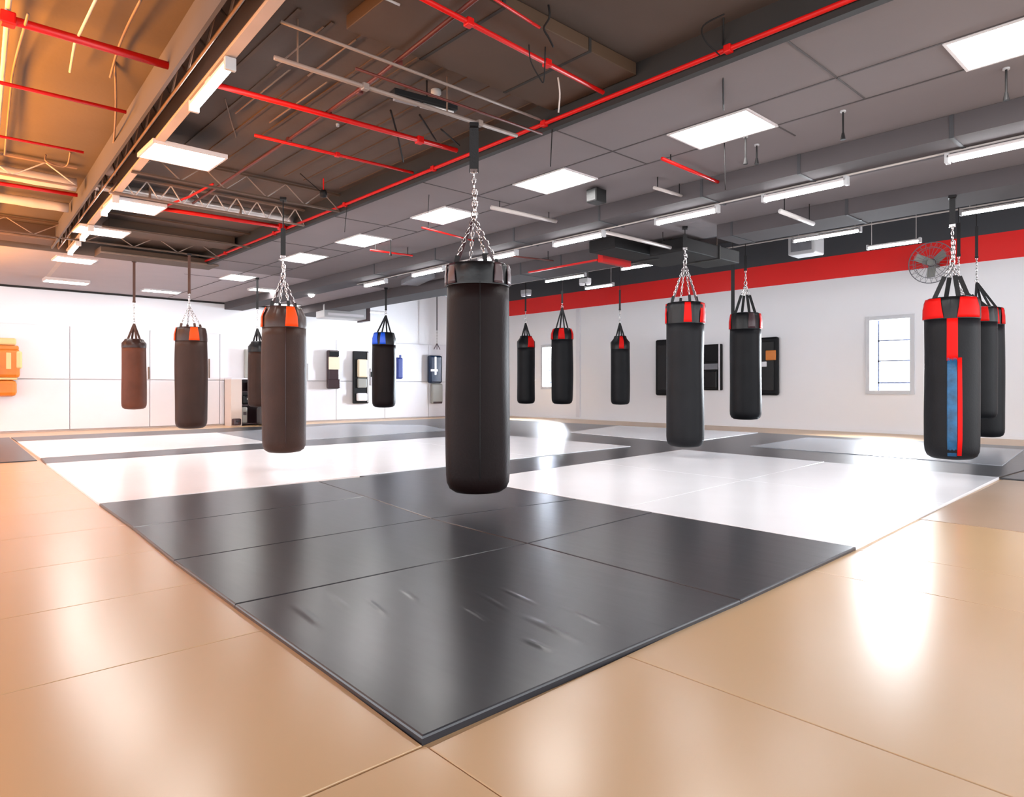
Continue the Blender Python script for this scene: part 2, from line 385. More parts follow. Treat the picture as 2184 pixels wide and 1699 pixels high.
# grey strips and far mats (room coordinates from here)
SK = fl((1003, 915))
mato([L4, K, SK, L4b], 'dark', 'long narrow grey mat strip between two white rows on the left')
V1 = fl((462, 922)); V2 = fl((575, 943.5))
mato([L4b, V2, V1, L5], 'white', 'white mat row far left behind the narrow grey strip', gap=.0015, bev=.003)
U1 = fl((740, 904)); U2 = fl((905, 906)); U3 = fl((960, 917))
mato([V2, U3, U2, U1, V1], 'mid', 'pale grey mat area below the wall gear on the left wall')
e1 = fl((1600, 951)); e2 = fl((1721, 932)); e4 = fl((2138, 992))
f1 = fl((1215, 921)); f2 = fl((1318, 907)); f3 = fl((1617, 922)); f4 = fl((1500, 938)); f5 = fl((1440, 941))
mato([f1, f5, f4, f3, f2], 'white', 'pale mat behind the bag with red and black top, near the right wall', gap=.0015, bev=.003)
eR = onz(2184, 958, TH); eR2 = (eR[0]+.3, eR[1]-.5)
mato([e1, e4, eR, e2], 'mid', 'light grey mat below the window on the right side')  # grey reflection on a white mat put into its base colour
# dark border behind everything: one mat sheet field slightly lower than the mats on top
DL = onz(20, 930, .018)
mato([(1.36, 13.2), (11.0, 13.9), (11.15, 1.3), (7.09, 1.50), (7.0, 4.9), (3.4, 4.7), (1.2, 8.6)], 'dark', 'dark grey mat ground that shows as strips between the far mats', th=.014, gap=0, bev=.002)
mato([(7.09, 1.47), (11.15, 1.25), (11.15, -2.5), (7.05, -2.5)], 'dark', 'dark grey mat at the right frame edge behind the tan brown mat', th=.016)
mato([(-3, 8.85), (1.14, 8.85), (1.34, 13.2), (-3, 13.2)], 'dark', 'pale grey mat at the left frame edge beyond the beige mats', th=.016)
# beige mats
ex = lambda t: .878+(t-1.246)*.0405          # left border of the raised mats
tr = lambda s: 1.236+(s-.87)*.036            # right border
ts = [1.24, 2.18, 2.89, 3.61, 4.38, 5.15, 5.95, 6.85, 7.85, 8.84]
lbl = ['nearest to the camera left of the grey corner', 'second from the camera', 'third from the camera', 'fourth from the camera, crossed by the lamp glare', 'fifth from the camera', 'sixth from the camera', 'seventh from the camera', 'eighth from the camera', 'farthest, touching the pale grey mat']
for i in range(len(ts)-1):
    a, b = ts[i], ts[i+1]
    mato([(-3, a), (ex(a)-.012, a), (ex(b)-.012, b), (-3, b)], 'beige', 'beige floor mat on the left, '+lbl[i], th=.006, gap=.0015, bev=.002, name='beige_floor_mat')
mato([(-3, -2.5), (.87, -2.5), (.87, 1.235), (-3, 1.235)], 'beige', 'beige floor mat at the bottom centre left of the diagonal seam', th=.006, gap=.0015, bev=.002, name='beige_floor_mat')
ss = [.87, 1.60, 2.94, 3.48, 4.56]
lb2 = ['starting at the tip of the grey corner', 'widest, beside the grey corner mat', 'narrow strip behind the widest one', 'touching the tan brown mat']
for i in range(4):
    a, b = ss[i], ss[i+1]
    mato([(a, -2.5), (b, -2.5), (b, tr(b)-.012), (a, tr(a)-.012)], 'beige', 'beige floor mat on the right, '+lb2[i], th=.006, gap=.0015, bev=.002, name='beige_floor_mat')
mato([(4.56, -2.5), (7.05, -2.5), (7.05, 1.44), (4.56, 1.355)], 'tan', 'tan brown floor mat at the right edge, darker than the beige ones', th=.008, gap=.004, bev=.002, name='tan_floor_mat')

# ------------------------------------------------------------------ lamps
def panel(x0, x1, y0, y1, label, z=ZC, h=.012, group=None, drop=0):
    c = ((x0+x1)/2, (y0+y1)/2)
    t = thing('ceiling_panel_light', label, 'ceiling light', (c[0], c[1], z-h-drop), 0, group)
    hx, hy = (x1-x0)/2, (y1-y0)/2; f = .016
    mb = MB().bb(-hx-f, hx+f, -hy-f, -hy, 0, h+drop).bb(-hx-f, hx+f, hy, hy+f, 0, h+drop).bb(-hx-f, -hx, -hy, hy, 0, h+drop).bb(hx, hx+f, -hy, hy, 0, h+drop)
    mb.done('light_frame', 'frame', t)
    MB().bb(-hx, hx, -hy, hy, .004, h+drop).done('diffuser', 'lamp', t)
    MB().bb(-hx-f, hx+f, -hy-f, hy+f, h+drop, h+drop+.012).done('back_plate', 'frame', t)
    return t
LP = [(4.06, 4.47, .45, 1.07, 'largest, cut by the right edge of the photo'), (4.06, 4.46, 2.20, 2.78, 'second from the right in the row'),
      (4.05, 4.45, 3.80, 4.39, 'right of the front bag chain'), (4.04, 4.44, 5.40, 5.98, 'left of the front bag chain'),
      (4.03, 4.42, 7.04, 7.62, 'fourth from the right, before a red pipe'), (4.0, 4.38, 8.55, 9.2, 'above the second bag'), (3.95, 4.33, 10.9, 11.45, 'smallest, near the far end of the ceiling')]
for a in LP: panel(*a[:4], 'square white ceiling light panel, '+a[4])
for a in ((4.1, 4.45, -1.3, -.7), (4.1, 4.45, -3.0, -2.4)): panel(*a, 'square white ceiling light panel outside the right edge, %s one' % ('nearer' if a[2] > -2 else 'farther'))
LL = [(1.40, 1.90, 5.39, 5.79, 'largest, right of the sloping white beam'), (1.54, 1.98, 7.26, 7.66, 'second, above the silver duct'),
      (1.52, 2.0, 8.72, 9.1, 'third, beside the white beam'), (1.64, 2.1, 10.95, 11.35, 'fourth, under the flat ceiling')]
for a in LL: panel(*a[:4], 'white light panel on the left beam, '+a[4], z=ZC, drop=.0, h=.02)
panel(1.82, 2.42, 13.2, 13.5, 'white light box on the left ceiling just above the wall line', h=.05)
panel(3.35, 3.95, 13.5, 13.75, 'white light box above the third bag by the left wall', h=.03)
panel(4.75, 5.3, 12.0, 12.3, 'white light box on the ceiling right of the second bag', h=.03)
panel(5.6, 6.5, 13.9, 14.1, 'thin white light bar along the top of the left wall', h=.03)
panel(7.9, 8.6, 13.9, 14.1, 'short white light bar near the far room corner', h=.03)

def tubelight(x, y0, y1, z, label, zt=ZC, on=True, wires=True):
    t = thing('fluorescent_light', label, 'fluorescent light', (x, (y0+y1)/2, z))
    h = (y1-y0)/2
    MB().bb(-.030, .030, -h, h, .014, .036, bev=.004).done('housing', 'frame', t)
    MB().cyl((0, -h+.03, .0), (0, h-.03, .0), 0.018, 12).done('tube', 'tube' if on else 'tube_off', t, smooth=True)
    for s in (-1, 1):
        MB().bb(-.03, .03, s*h-.014, s*h+.014, -.02, .05, bev=.004).done('end_cap', 'ltgrey', t)
        if wires: MB().cyl((0, s*h*.85, .05), (0, s*h*.85, zt-z), .004, 6).done('hanging_wire', 'whitepipe', t)
    return t
ROW1 = [(.55, 1.43, 'cut by the right edge of the photo, nearest row'), (2.11, 2.78, 'long and bright, nearest row, second from the right'), (3.22, 3.87, 'nearest row, left of the black ring strap'),
        (4.54, 5.24, 'nearest row, right of the front bag'), (5.87, 6.55, 'nearest row, peeking out behind the front bag'), (7.30, 8.02, 'nearest row, left of the front bag'), (8.75, 9.34, 'nearest row, farthest to the left')]
for y0, y1, l in ROW1: tubelight(5.44+.0*y0, y0, y1, 2.385, 'glowing tube light, '+l, zt=2.45)
ROW2 = [(1.15, 2.24, 'cut by the right edge, over the patched bag'), (3.34, 4.2, 'over the white window wall, middle row'), (6.33, 7.15, 'middle row, left of the chain of the red topped bag'), (7.97, 8.94, 'middle row, above the small bags by the corner')]
for y0, y1, l in ROW2: tubelight(9.05, y0, y1, 2.79, 'glowing tube light, '+l, zt=ZH)
for y0, y1, l in ((3.03, 3.70, 'farthest row, beside the wall fan on the red band'), (8.35, 9.05, 'farthest row, small, in front of the red band')): tubelight(10.3, y0, y1, 2.79, 'glowing tube light, '+l, zt=ZH)
def pipe(name, label, pts, r, m, cat='pipe', n=10, clips=(), group=None):
    c = Vector(pts[0])
    t = MB().tube([Vector(p)-c for p in pts], r, n).done(name, m, None, smooth=True); t.location = c
    tag(t, label, cat, group)
    for q in clips:
        p = Vector(q)-c
        MB().box(p, (r*3, r*3, r*3), bev=r*.4).done('pipe_joint', m, t)
    return t
Z1 = 2.42
pipe('electrical_conduit', 'white conduit linking the tube lights of the nearest row', [(5.44, .4, 2.443), (5.44, 9.6, 2.443)], .008, 'whitepipe', 'conduit', 8)
pipe('electrical_conduit', 'white conduit linking the tube lights of the middle row', [(9.05, .9, 2.851), (9.05, 10.5, 2.851)], .010, 'whitepipe', 'conduit', 8)
# unlit / cross tubes below the grey ceiling
def cross(px0, py0, px1, py1, z, label, r, m, name='ceiling_tube', cat='pipe', wires=True):
    a = onz(px0, py0, z); b = onz(px1, py1, z); a = Vector((a[0], a[1], z)); b = Vector((b[0], b[1], z))
    c = (a+b)/2; t = thing(name, label, cat, c)
    MB().cyl(a-c, b-c, r, 12).done('tube', m, t, smooth=True)
    for f in (.12, .88):
        p = a+(b-a)*f-c; MB().cyl(p, p+Vector((0, 0, (ZC if c.x < XR else ZH)-z)), .005, 6).done('hanging_wire', 'black', t)
    return t
cross(1048, 442, 1186, 472, 2.52, 'unlit white tube under the ceiling right of the front bag chain', .02, 'whitepipe')
cross(1412, 338, 1550, 396, 2.54, 'faded red pipe under the grey ceiling below the large light panel', .014, 'redpipe')
cross(1395, 400, 1456, 418, 2.50, 'short unlit white tube below the faded red pipe', .014, 'whitepipe')
cross(1664, 450, 1734, 477, 2.42, 'short tube light turned across below the farther duct', .022, 'tube_off')
cross(900, 485, 1010, 513, 2.52, 'thin red pipe under the ceiling left of the front bag chain', .010, 'redpipe')
cross(790, 533, 880, 545, 2.50, 'thin red pipe below the fourth ceiling panel', .012, 'redpipe')
cross(1280, 492, 1430, 528, 2.44, 'pale tube crossing behind the tube lights before the black duct', .02, 'whitepipe')
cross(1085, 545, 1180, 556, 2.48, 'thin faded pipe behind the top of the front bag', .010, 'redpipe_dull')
# pendants
def pendant(px, y0, y1, label, big=.016):
    a = onz(px, y0, ZC); D = F*(ZC-CH)/(HY-y0); zb = CH+(HY-y1)*D/F
    t = thing('ceiling_sprinkler', label, 'sprinkler', (a[0], a[1], zb))
    MB().cyl((0, 0, .03), (0, 0, ZC-zb), .006, 8).done('drop_pipe', 'black', t)
    MB().lathe([(0, 0), (big, .0), (big*.8, .02), (.008, .045), (0, .045)], 12).done('sprinkler_head', 'black', t)
    MB().cyl((0, 0, ZC-zb-.01), (0, 0, ZC-zb), .018, 12).done('ceiling_rose', 'ltgrey', t)
pendant(1798, 236, 298, 'black sprinkler drop left of the large corner panel joint')
pendant(2146, 145, 214, 'black sprinkler drop below the cut light panel at the right')
pendant(1614, 308, 350, 'black sprinkler drop with a wide rose behind the second light panel')
pendant(1590, 290, 350, 'thin black drop rod behind the second light panel')
pendant(833, 510, 545, 'small black drop rod beside the fourth ceiling panel')
pendant(1835, 436, 470, 'small black drop rod with a white tip over the middle lights')
# small black speaker box at (1270,400)
p = onz(1272, 400, ZC); t = thing('ceiling_speaker', 'small black box speaker hanging on the grey ceiling', 'speaker', (p[0], p[1], ZC-.14))
MB().bb(-.07, .07, -.06, .06, 0, .12, bev=.006).done('speaker_box', 'black', t); MB().bb(-.02, .02, -.02, .02, .12, .14).done('bracket', 'black', t)
MB().bb(-.074, -.07, -.05, .05, .012, .108).done('grille', 'vinyl', t)

# ------------------------------------------------------------------ open bay: pipes, beam, truss
ZP = 2.65
pipe('sprinkler_pipe', 'bright red pipe along the dark edge of the grey ceiling', [(3.32, -1.0, 2.625), (3.32, 10.4, 2.625)], .014, 'redpipe', clips=[(3.32, y, 2.625) for y in (1.9, 3.3, 4.6, 6.1, 7.8, 9.4)])
pipe('sprinkler_pipe', 'red pipe slanting down at the top centre of the photo', [(1.2, 2.62, ZP), (3.28, 2.74, ZP)], .014, 'redpipe', clips=[(2.75, 2.71, ZP), (2.15, 2.675, ZP)])
pipe('sprinkler_pipe', 'thin red pipe at the top edge, beside the slanting one', [(1.6, 2.42, 2.69), (2.5, 2.52, 2.69)], .008, 'redpipe')
pipe('sprinkler_pipe', 'thick orange red pipe at the upper left, ending at the white beam', [(-2.5, 4.26, ZP), (1.2, 4.20, ZP)], .022, 'redpipe', clips=[(.42, 4.213, ZP)])
pipe('sprinkler_pipe', 'red pipe right of the white beam, above the left bags', [(1.42, 4.27, ZP), (3.24, 4.18, ZP)], .018, 'redpipe', clips=[(2.9, 4.197, ZP)])
pipe('sprinkler_pipe', 'thin red pipe left of the beam, second from the top', [(-2, 5.2, ZP), (1.15, 5.10, ZP)], .012, 'redpipe')
pipe('sprinkler_pipe', 'thin red pipe in the middle of the open bay', [(1.95, 4.93, ZP), (3.3, 4.87, ZP)], .012, 'redpipe', clips=[(2.6, 4.9, ZP)])
pipe('sprinkler_pipe', 'thin red pipe left of the beam, third from the top', [(-2, 6.3, ZP), (1.1, 6.2, ZP)], .010, 'redpipe')
pipe('sprinkler_pipe', 'red pipe left of the beam, lowest of four', [(-2, 7.8, ZP), (1.3, 7.62, ZP)], .018, 'redpipe')
pipe('sprinkler_pipe', 'bright red pipe under the silver duct', [(1.95, 7.52, 2.63), (3.32, 7.45, 2.63)], .022, 'redpipe', clips=[(2.0, 7.52, 2.63), (3.25, 7.455, 2.63)])
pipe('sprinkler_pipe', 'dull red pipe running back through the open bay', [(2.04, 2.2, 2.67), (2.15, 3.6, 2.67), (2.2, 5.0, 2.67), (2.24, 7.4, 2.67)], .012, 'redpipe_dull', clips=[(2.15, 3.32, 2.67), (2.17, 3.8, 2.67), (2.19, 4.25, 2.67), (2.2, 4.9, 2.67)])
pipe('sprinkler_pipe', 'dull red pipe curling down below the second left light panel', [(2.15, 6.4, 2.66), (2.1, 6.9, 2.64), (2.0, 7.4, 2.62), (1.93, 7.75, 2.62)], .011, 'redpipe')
pipe('electrical_conduit', 'pale conduit crossing the open bay behind the brown duct', [(1.44, 3.31, ZP), (3.30, 3.31, ZP)], .009, 'pipe_dull', 'conduit')
pipe('electrical_conduit', 'short pale conduit at the top left of the brown duct', [(1.5, 2.85, 2.7), (1.85, 2.85, 2.7)], .008, 'whitepipe', 'conduit')
pipe('electrical_conduit', 'pale conduit on the deck at the left frame edge', [(.27, 2.0, 2.7), (.42, 4.2, 2.7), (.56, 6.2, 2.7), (.75, 9.5, 2.7)], .013, 'whitepipe', 'conduit')
pipe('electrical_conduit', 'thin brown conduit hanging in the orange bay', [(.72, 3.2, 2.7), (.72, 4.3, 2.66), (.78, 4.8, 2.7)], .007, 'whitepipe', 'conduit')
for y, x0 in ((3.45, 1.6), (3.62, 1.8), (4.0, 1.7)):
    pass
for k, (xx, y0, y1) in enumerate(((1.72, 3.4, 4.0), (1.92, 3.4, 4.0), (1.8, 4.0, 4.9), (2.05, 4.0, 4.9))):
    pipe('electrical_conduit', ['thin pale conduit on the deck left of the pale cross pipe', 'second thin pale conduit on the deck, right of its twin', 'thin conduit over the upper red pipe', 'thin conduit right of the other over the red pipe'][k], [(xx, y0, 2.76), (xx, y1, 2.76)], .006, 'steel', 'conduit', 6)
# pipe that carries the front bag
SP = pipe('support_pipe', 'pale steel pipe that carries the front punching bag', [(1.47, 3.455, 2.53), (3.16, 3.405, 2.53)], .013, 'pipe_dull', clips=[(2.83, 3.41, 2.53), (2.0, 3.44, 2.53)])
pipe('support_pipe', 'thin dull red rod along the front bag support pipe', [(1.9, 3.37, 2.58), (3.3, 3.30, 2.55)], .008, 'redpipe_dull')
for x in (1.6, 2.6): MB().cyl((x-1.47, .0, 0), (x-1.47, 0, ZB-2.53), .005, 6).done('hanger_rod', 'steel', SP)
# dark flat fixture above the front bag (820-975, 190-245)
a = Vector((*onz(835, 205, 2.62), 2.62)); b = Vector((*onz(970, 240, 2.62), 2.62)); c = (a+b)/2
t = thing('strip_light', 'unlit silver strip light above the front bag', 'light', c)
ang = math.atan2(b.y-a.y, b.x-a.x); t.rotation_euler = (0, 0, ang); h = (b-a).length/2
MB().bb(-h, h, -.045, .045, .0, .04, bev=.006).done('housing', 'black', t)
MB().bb(-.02, h-.02, -.03, .03, -.016, .0, bev=.006).done('tube_cover', 'foil', t); MB().bb(-h+.02, -.04, -.03, .03, -.016, 0, bev=.006).done('tube_cover', 'grey', t)
MB().cyl((.02, 0, .04), (.02, 0, ZB-2.62), .005, 6).done('hanging_wire', 'black', t)
# smoke detector
p = onz(930, 205, 2.74); t = thing('smoke_detector', 'small white smoke detector on the deck above the strip light', 'detector', (p[0], p[1], ZB-.04))
MB().lathe([(0, 0), (.02, .0), (.035, .015), (.035, .04), (0, .04)], 16).done('detector_body', 'ltgrey', t, True); MB().cyl((0, 0, -.03), (0, 0, 0), .006, 8).done('sensor', 'black', t)
# rectangular duct across the bay, brown colour cast of the light put into its colour
t = thing('rectangular_duct', 'brown rectangular duct across the open bay, top centre', 'duct', (2.55, 2.88, 2.70))
MB().bb(-.78, .78, -.36, .36, 0, .075, bev=.004).done('duct_body', 'brown', t)
for x in (-.3, .35): MB().bb(x-.01, x+.01, -.365, .365, -.004, .075).done('duct_joint', 'fascia', t)
# white sloped beam with lamps
def bx(y): return 1.31+(y-3)*.052
t = thing('ceiling_beam', 'long white beam running down the open bay at the upper left', 'beam', (bx(2), 2, 2.6))
t.rotation_euler = (0, 0, -math.atan(.052))
MB().bb(-.03, .03, -3, 11.6, 0, .02).bb(-.006, .006, -3, 11.6, .02, ZB-2.6).done('beam_profile', 'beam', t)
MB().bb(-.21, -.19, -3, 8.4, -.02, ZB-2.6).done('side_plate', 'duct_grey', t)
mb = MB()
n = 30
for i in range(n):
    y = -2.8+i*.38; mb.cyl((-.12, y, .01), (-.12, y+.19, .16), .007, 6).cyl((-.12, y+.19, .16), (-.12, y+.38, .01), .007, 6)
mb.cyl((-.12, -3, .01), (-.12, 8.5, .01), .009, 6); mb.done('web_bars', 'steel', t)
for (y0, y1, l) in ((3.75, 4.47, 'longest, nearest to the camera on the white beam'), (7.15, 7.8, 'second on the white beam, left of the second panel'), (8.65, 9.3, 'third on the white beam'), (9.65, 10.4, 'fourth on the white beam, by the left frame edge')):
    tt = tubelight(bx((y0+y1)/2)+.0, y0, y1, 2.545, 'glowing tube light, '+l, zt=2.60, wires=False); tt.rotation_euler = (0, 0, -math.atan(.052))
    MB().bb(-.02, .02, -.05, .05, .05, .056).done('clamp', 'frame', tt)
# open web joists across the bay
def joist(y, x0, x1, label, m='steel', zt=2.76, zb=2.58, n=14):
    t = thing('roof_joist', label, 'joist', ((x0+x1)/2, y, zb)); h = (x1-x0)/2
    MB().bb(-h, h, -.02, .02, zt-zb-.015, zt-zb).done('top_chord', m, t); MB().bb(-h, h, -.018, .018, 0, .014).done('bottom_chord', m, t)
    mb = MB()
    for i in range(n):
        a = -h+2*h*i/n; b = -h+2*h*(i+1)/n; mb.cyl((a, 0, .01), ((a+b)/2, 0, zt-zb-.01), .006, 6).cyl(((a+b)/2, 0, zt-zb-.01), (b, 0, .01), .006, 6)
    mb.done('web_bars', 'whitepipe' if m == 'steel' else 'pipe_dull', t) if n else mb.b.free()
joist(6.25, 1.45, 3.34, 'open web joist with zigzag bars beyond the first left light panel', 'brown', n=5)
joist(7.05, 1.45, 3.34, 'open web joist with zigzag bars over the silver duct', n=9)
joist(8.6, 1.7, 3.34, 'dark joist of two rails behind the silver duct', 'brown', n=0)
joist(7.05, -3, 1.2, 'open web joist in the orange bay left of the beam', n=9)
joist(9.6, -3, 3.3, 'farthest open web joist across the bay', 'brown', n=12)
# silver foil duct
def bumpy(x0, x1, y, z, r, name, label, m):
    t = thing(name, label, 'duct', ((x0+x1)/2, y, z-r)); h = (x1-x0)/2
    prof = []
    n = 40
    for i in range(n+1): prof.append((r*(1+.05*math.sin(i*1.9)), -h+2*h*i/n))
    o = MB().lathe([(0, -h)]+prof+[(0, h)], 14).done('duct_body', m, t, smooth=True); o.rotation_euler = (0, PI/2, 0); o.location = (0, 0, r)
    for f in (-.5, .4): MB().bb(h*f-.01, h*f+.01, -r*1.05, r*1.05, -.003, 2*r+.02).done('hanger_strap', 'steel', t)
    return t
bumpy(1.35, 3.3, 7.28, 2.69, .045, 'flexible_duct', 'crumpled silver duct across the open bay', 'foil')
bumpy(-3, 1.25, 7.4, 2.69, .06, 'flexible_duct', 'pale duct in the orange bay above the lowest red pipe', 'whitepipe')
bumpy(-3, 1.35, 8.4, 2.69, .05, 'flexible_duct', 'second pale duct in the orange bay, farther back', 'whitepipe')
# brown ducts at the far end of the bay
for (x0, x1, y0, y1, z0, l) in ((1.85, 3.3, 9.0, 9.35, 2.66, 'flat brown duct at the far end of the open bay'), (2.0, 3.5, 10.2, 10.6, 2.57, 'flat dark brown duct above the third bag'), (-3, 1.5, 9.9, 10.3, 2.6, 'flat duct at the end of the orange bay')):
    t = thing('rectangular_duct', l, 'duct', ((x0+x1)/2, (y0+y1)/2, z0))
    MB().bb(-(x1-x0)/2, (x1-x0)/2, -(y1-y0)/2, (y1-y0)/2, 0, ZB-z0 if y1 < 10.5 else .09, bev=.004).done('duct_body', 'brown', t)
    MB().bb(-(x1-x0)/2, (x1-x0)/2, -(y1-y0)/2-.03, -(y1-y0)/2-.01, .0, .02).done('edge_rail', 'steel', t)
# loose cables
def cable(pts, label, r=.004, m='black'):
    P = []
    n = len(pts)
    for i in range(n-1):
        for k in range(5):
            f = k/5; p0 = pts[max(i-1, 0)]; p1 = pts[i]; p2 = pts[i+1]; p3 = pts[min(i+2, n-1)]
            P.append(tuple(.5*(2*p1[j]+(p2[j]-p0[j])*f+(2*p0[j]-5*p1[j]+4*p2[j]-p3[j])*f*f+(-p0[j]+3*p1[j]-3*p2[j]+p3[j])*f**3) for j in range(3)))
    P.append(pts[-1]); return pipe('hanging_cable', label, P, r, m, 'cable', 6)
def pz(px, py, D): v = atD(px, py, D); return (v.x, v.y, v.z)
cable([pz(1128, 95, 3.7), pz(1132, 130, 3.72), pz(1150, 165, 3.75), pz(1160, 172, 3.75), pz(1163, 100, 3.72)], 'thin black cable loop hanging at the top centre')
cable([pz(1168, 0, 3.5), pz(1172, 35, 3.5), pz(1160, 60, 3.55), pz(1170, 80, 3.6), pz(1180, 100, 3.65)], 'black cable knot on the deck at the top centre', .006)
cable([pz(1545, 30, 3.5), pz(1500, 55, 3.55), pz(1503, 85, 3.6), pz(1535, 118, 3.65)], 'black cable loop beside the red edge pipe, upper right')
cable([pz(1543, 20, 3.6), pz(1542, 120, 3.75), pz(1543, 235, 4.3)], 'straight black cable dropping to the second light panel', .005)
cable([pz(1545, 305, 4.975), pz(1547, 405, 4.975)], 'straight black cable below the second light panel', .004)
cable([pz(1178, 270, 4.662), pz(1174, 355, 4.662)], 'straight black cable above the third light panel', .004)
cable([pz(1190, 165, 4.1), pz(1194, 200, 4.15), pz(1191, 240, 4.2)], 'short yellowish cable end on the deck', .005, 'whitepipe')
cable([pz(915, 415, 6.307), pz(912, 470, 6.307)], 'thin cable beside the fourth light panel', .003)
cable([pz(740, 440, 6.715), pz(735, 495, 6.715)], 'thin black cable above the fifth light panel', .003)
cable([pz(833, 235, 4.7), pz(848, 290, 5.0), pz(860, 345, 5.3)], 'black brace cable in the open bay above the red pipes', .007)
cable([pz(895, 245, 4.7), pz(930, 300, 5.1)], 'black brace cable left of the front bag strap', .007)
cable([pz(940, 275, 4.8), pz(980, 310, 5.1)], 'short black brace cable beside the front bag strap', .006)
cable([pz(480, 210, 4.6), pz(500, 280, 5.2), pz(515, 300, 5.5), pz(600, 240, 5.0)], 'thin pale cable sagging beside the first left light panel', .004, 'steel')
cable([pz(640, 370, 6.24), pz(688, 412, 6.4)], 'black cable down to the small camera on the joist', .004)
p = atD(690, 415, 6.4); t = thing('security_camera', 'small black camera at the end of the joist', 'camera', (p.x, p.y, p.z-.03)); MB().lathe([(0, 0), (.03, .01), (.035, .04), (.03, .07), (0, .07)], 14).done('camera_body', 'black', t, True); MB().cyl((0, 0, .07), (0, 0, ZB-p.z+.03), .006, 6).done('bracket', 'redpipe', t)
p = onz(720, 270, 2.76); t = MB().lathe([(0, 0), (.012, 0), (.014, .02), (0, .02)], 10).done('pilot_light', 'ltgrey'); t.location = (p[0], p[1], ZB-.02); tag(t, 'tiny white dot shaped detector on the dark deck', 'detector')
# tangle left of the beam
for k, pts in enumerate(([pz(235, 165, 4.2), pz(250, 110, 3.9), pz(270, 60, 3.6), pz(300, 0, 3.3)], [pz(245, 130, 4.1), pz(247, 240, 4.6), pz(240, 330, 5.6)], [pz(150, 470, 7.5), pz(165, 430, 7), pz(190, 390, 6.5), pz(215, 350, 6)], [pz(60, 30, 3.3), pz(30, 140, 4.0), pz(22, 200, 4.4), pz(10, 330, 5.5)], [pz(98, 330, 5.72), pz(100, 345, 5.7), pz(140, 355, 5.8), pz(150, 325, 5.68)])):
    cable(pts, ['pale rod slanting up left of the white beam', 'thin cable dropping through the orange bay', 'tangled pale cable beside the far part of the beam', 'pale conduit bend at the left frame edge', 'thin bent wire bracket in the orange bay'][k], .007, 'steel')
p = atD(236, 350, 5.9); t = thing('spotlight', 'white spotlight head clamped beside the white beam', 'spotlight', p)
o = MB().lathe([(0, 0), (.03, .0), (.05, .04), (.055, .10), (0, .10)], 16).done('lamp_head', 'beam', t, True); o.rotation_euler = (PI*.8, .3, 0)
MB().cyl((0, 0, 0), (.02, .02, ZB-p.z), .008, 8).done('arm', 'beam', t)

# ------------------------------------------------------------------ high bay on the right: things above the wall band
def bx3(name, label, cat, px, py, D, dims, m, rz=0, extra=None):
    p = atD(px, py, D); t = thing(name, label, cat, (p.x, p.y, p.z-dims[2]/2), rz)
    MB().box((0, 0, dims[2]/2), dims, bev=min(dims)*.08).done('casing', m, t)
    top = ZH if p.x > XR else ZC
    for s in (-1, 1): MB().cyl((s*dims[0]*.35, 0, dims[2]-.002), (s*dims[0]*.35, 0, top-p.z+dims[2]/2), .006, 6).done('hanging_rod', 'black', t)
    return t
t = bx3('heater_unit', 'pale grey box heater under the dark ceiling near the right wall', 'heater', 1719, 524, 10.4, (.34, .42, .30), 'ltgrey')
MB().bb(-.172, -.166, -.16, .16, .05, .25).done('grille', 'grey', t)
t = bx3('air_duct', 'dark duct in the far corner above the air unit', 'duct', 890, 594, 11.0, (.3, .9, .1), 'grey', -.3)
pipe('round_duct', 'dark steel round duct in the far corner behind the front bag', [pz(838, 612, 13.2), pz(870, 620, 13.5), pz(910, 624, 13.8), pz(990, 624, 14.2)], .07, 'deck_dark', 'duct', 14)
# air unit near the corner
t = thing('air_unit', 'white air unit hanging at the far corner beside the blue topped bag', 'air unit', (7.15, 13.3, 2.27), -.1)
MB().box((0, 0, .15), (.95, .5, .28), bev=.02).done('unit_body', 'ltgrey', t); MB().box((.0, -.26, .08), (.8, .02, .05)).done('louvre', 'pad_white', t); MB().box((.52, 0, .14), (.08, .5, .32)).done('end_panel', 'plum', t)
for s in (-1, 1): MB().cyl((s*.4, 0, .29), (s*.4, 0, ZC-2.27), .01, 6).done('hanging_rod', 'black', t)
# emergency lights
for px, py, D, l in ((1122, 622, 14.5, 'small white emergency light at the left end of the red band'), (1248, 598, 13.3, 'white twin emergency light above the short tube light')):
    p = atD(px, py, D); t = thing('emergency_light', l, 'emergency light', p)
    MB().box((0, 0, 0), (.12, .22, .08), bev=.01).done('battery_box', 'ltgrey', t)
    for s in (-1, 1): MB().lathe([(0, 0), (.05, .0), (.06, .05), (0, .05)], 12, c=(0, s*.08, -.09)).done('lamp_head', 'pad_white', t, True)
    MB().cyl((0, 0, .04), (0, 0, ZH-p.z), .006, 6).done('hanging_rod', 'black', t)
# globe lamp at (664,628)
p = atD(664, 628, 12.0); t = thing('globe_lamp', 'small round white lamp on a pole in front of the left wall top', 'lamp', (p.x, p.y, p.z))
MB().lathe([(0, -.05), (.04, -.035), (.06, 0), (.04, .035), (0, .05)], 16).done('globe', 'lamp', t, True); MB().cyl((0, 0, .05), (0, 0, ZC-p.z), .012, 8).done('pole', 'grey', t)
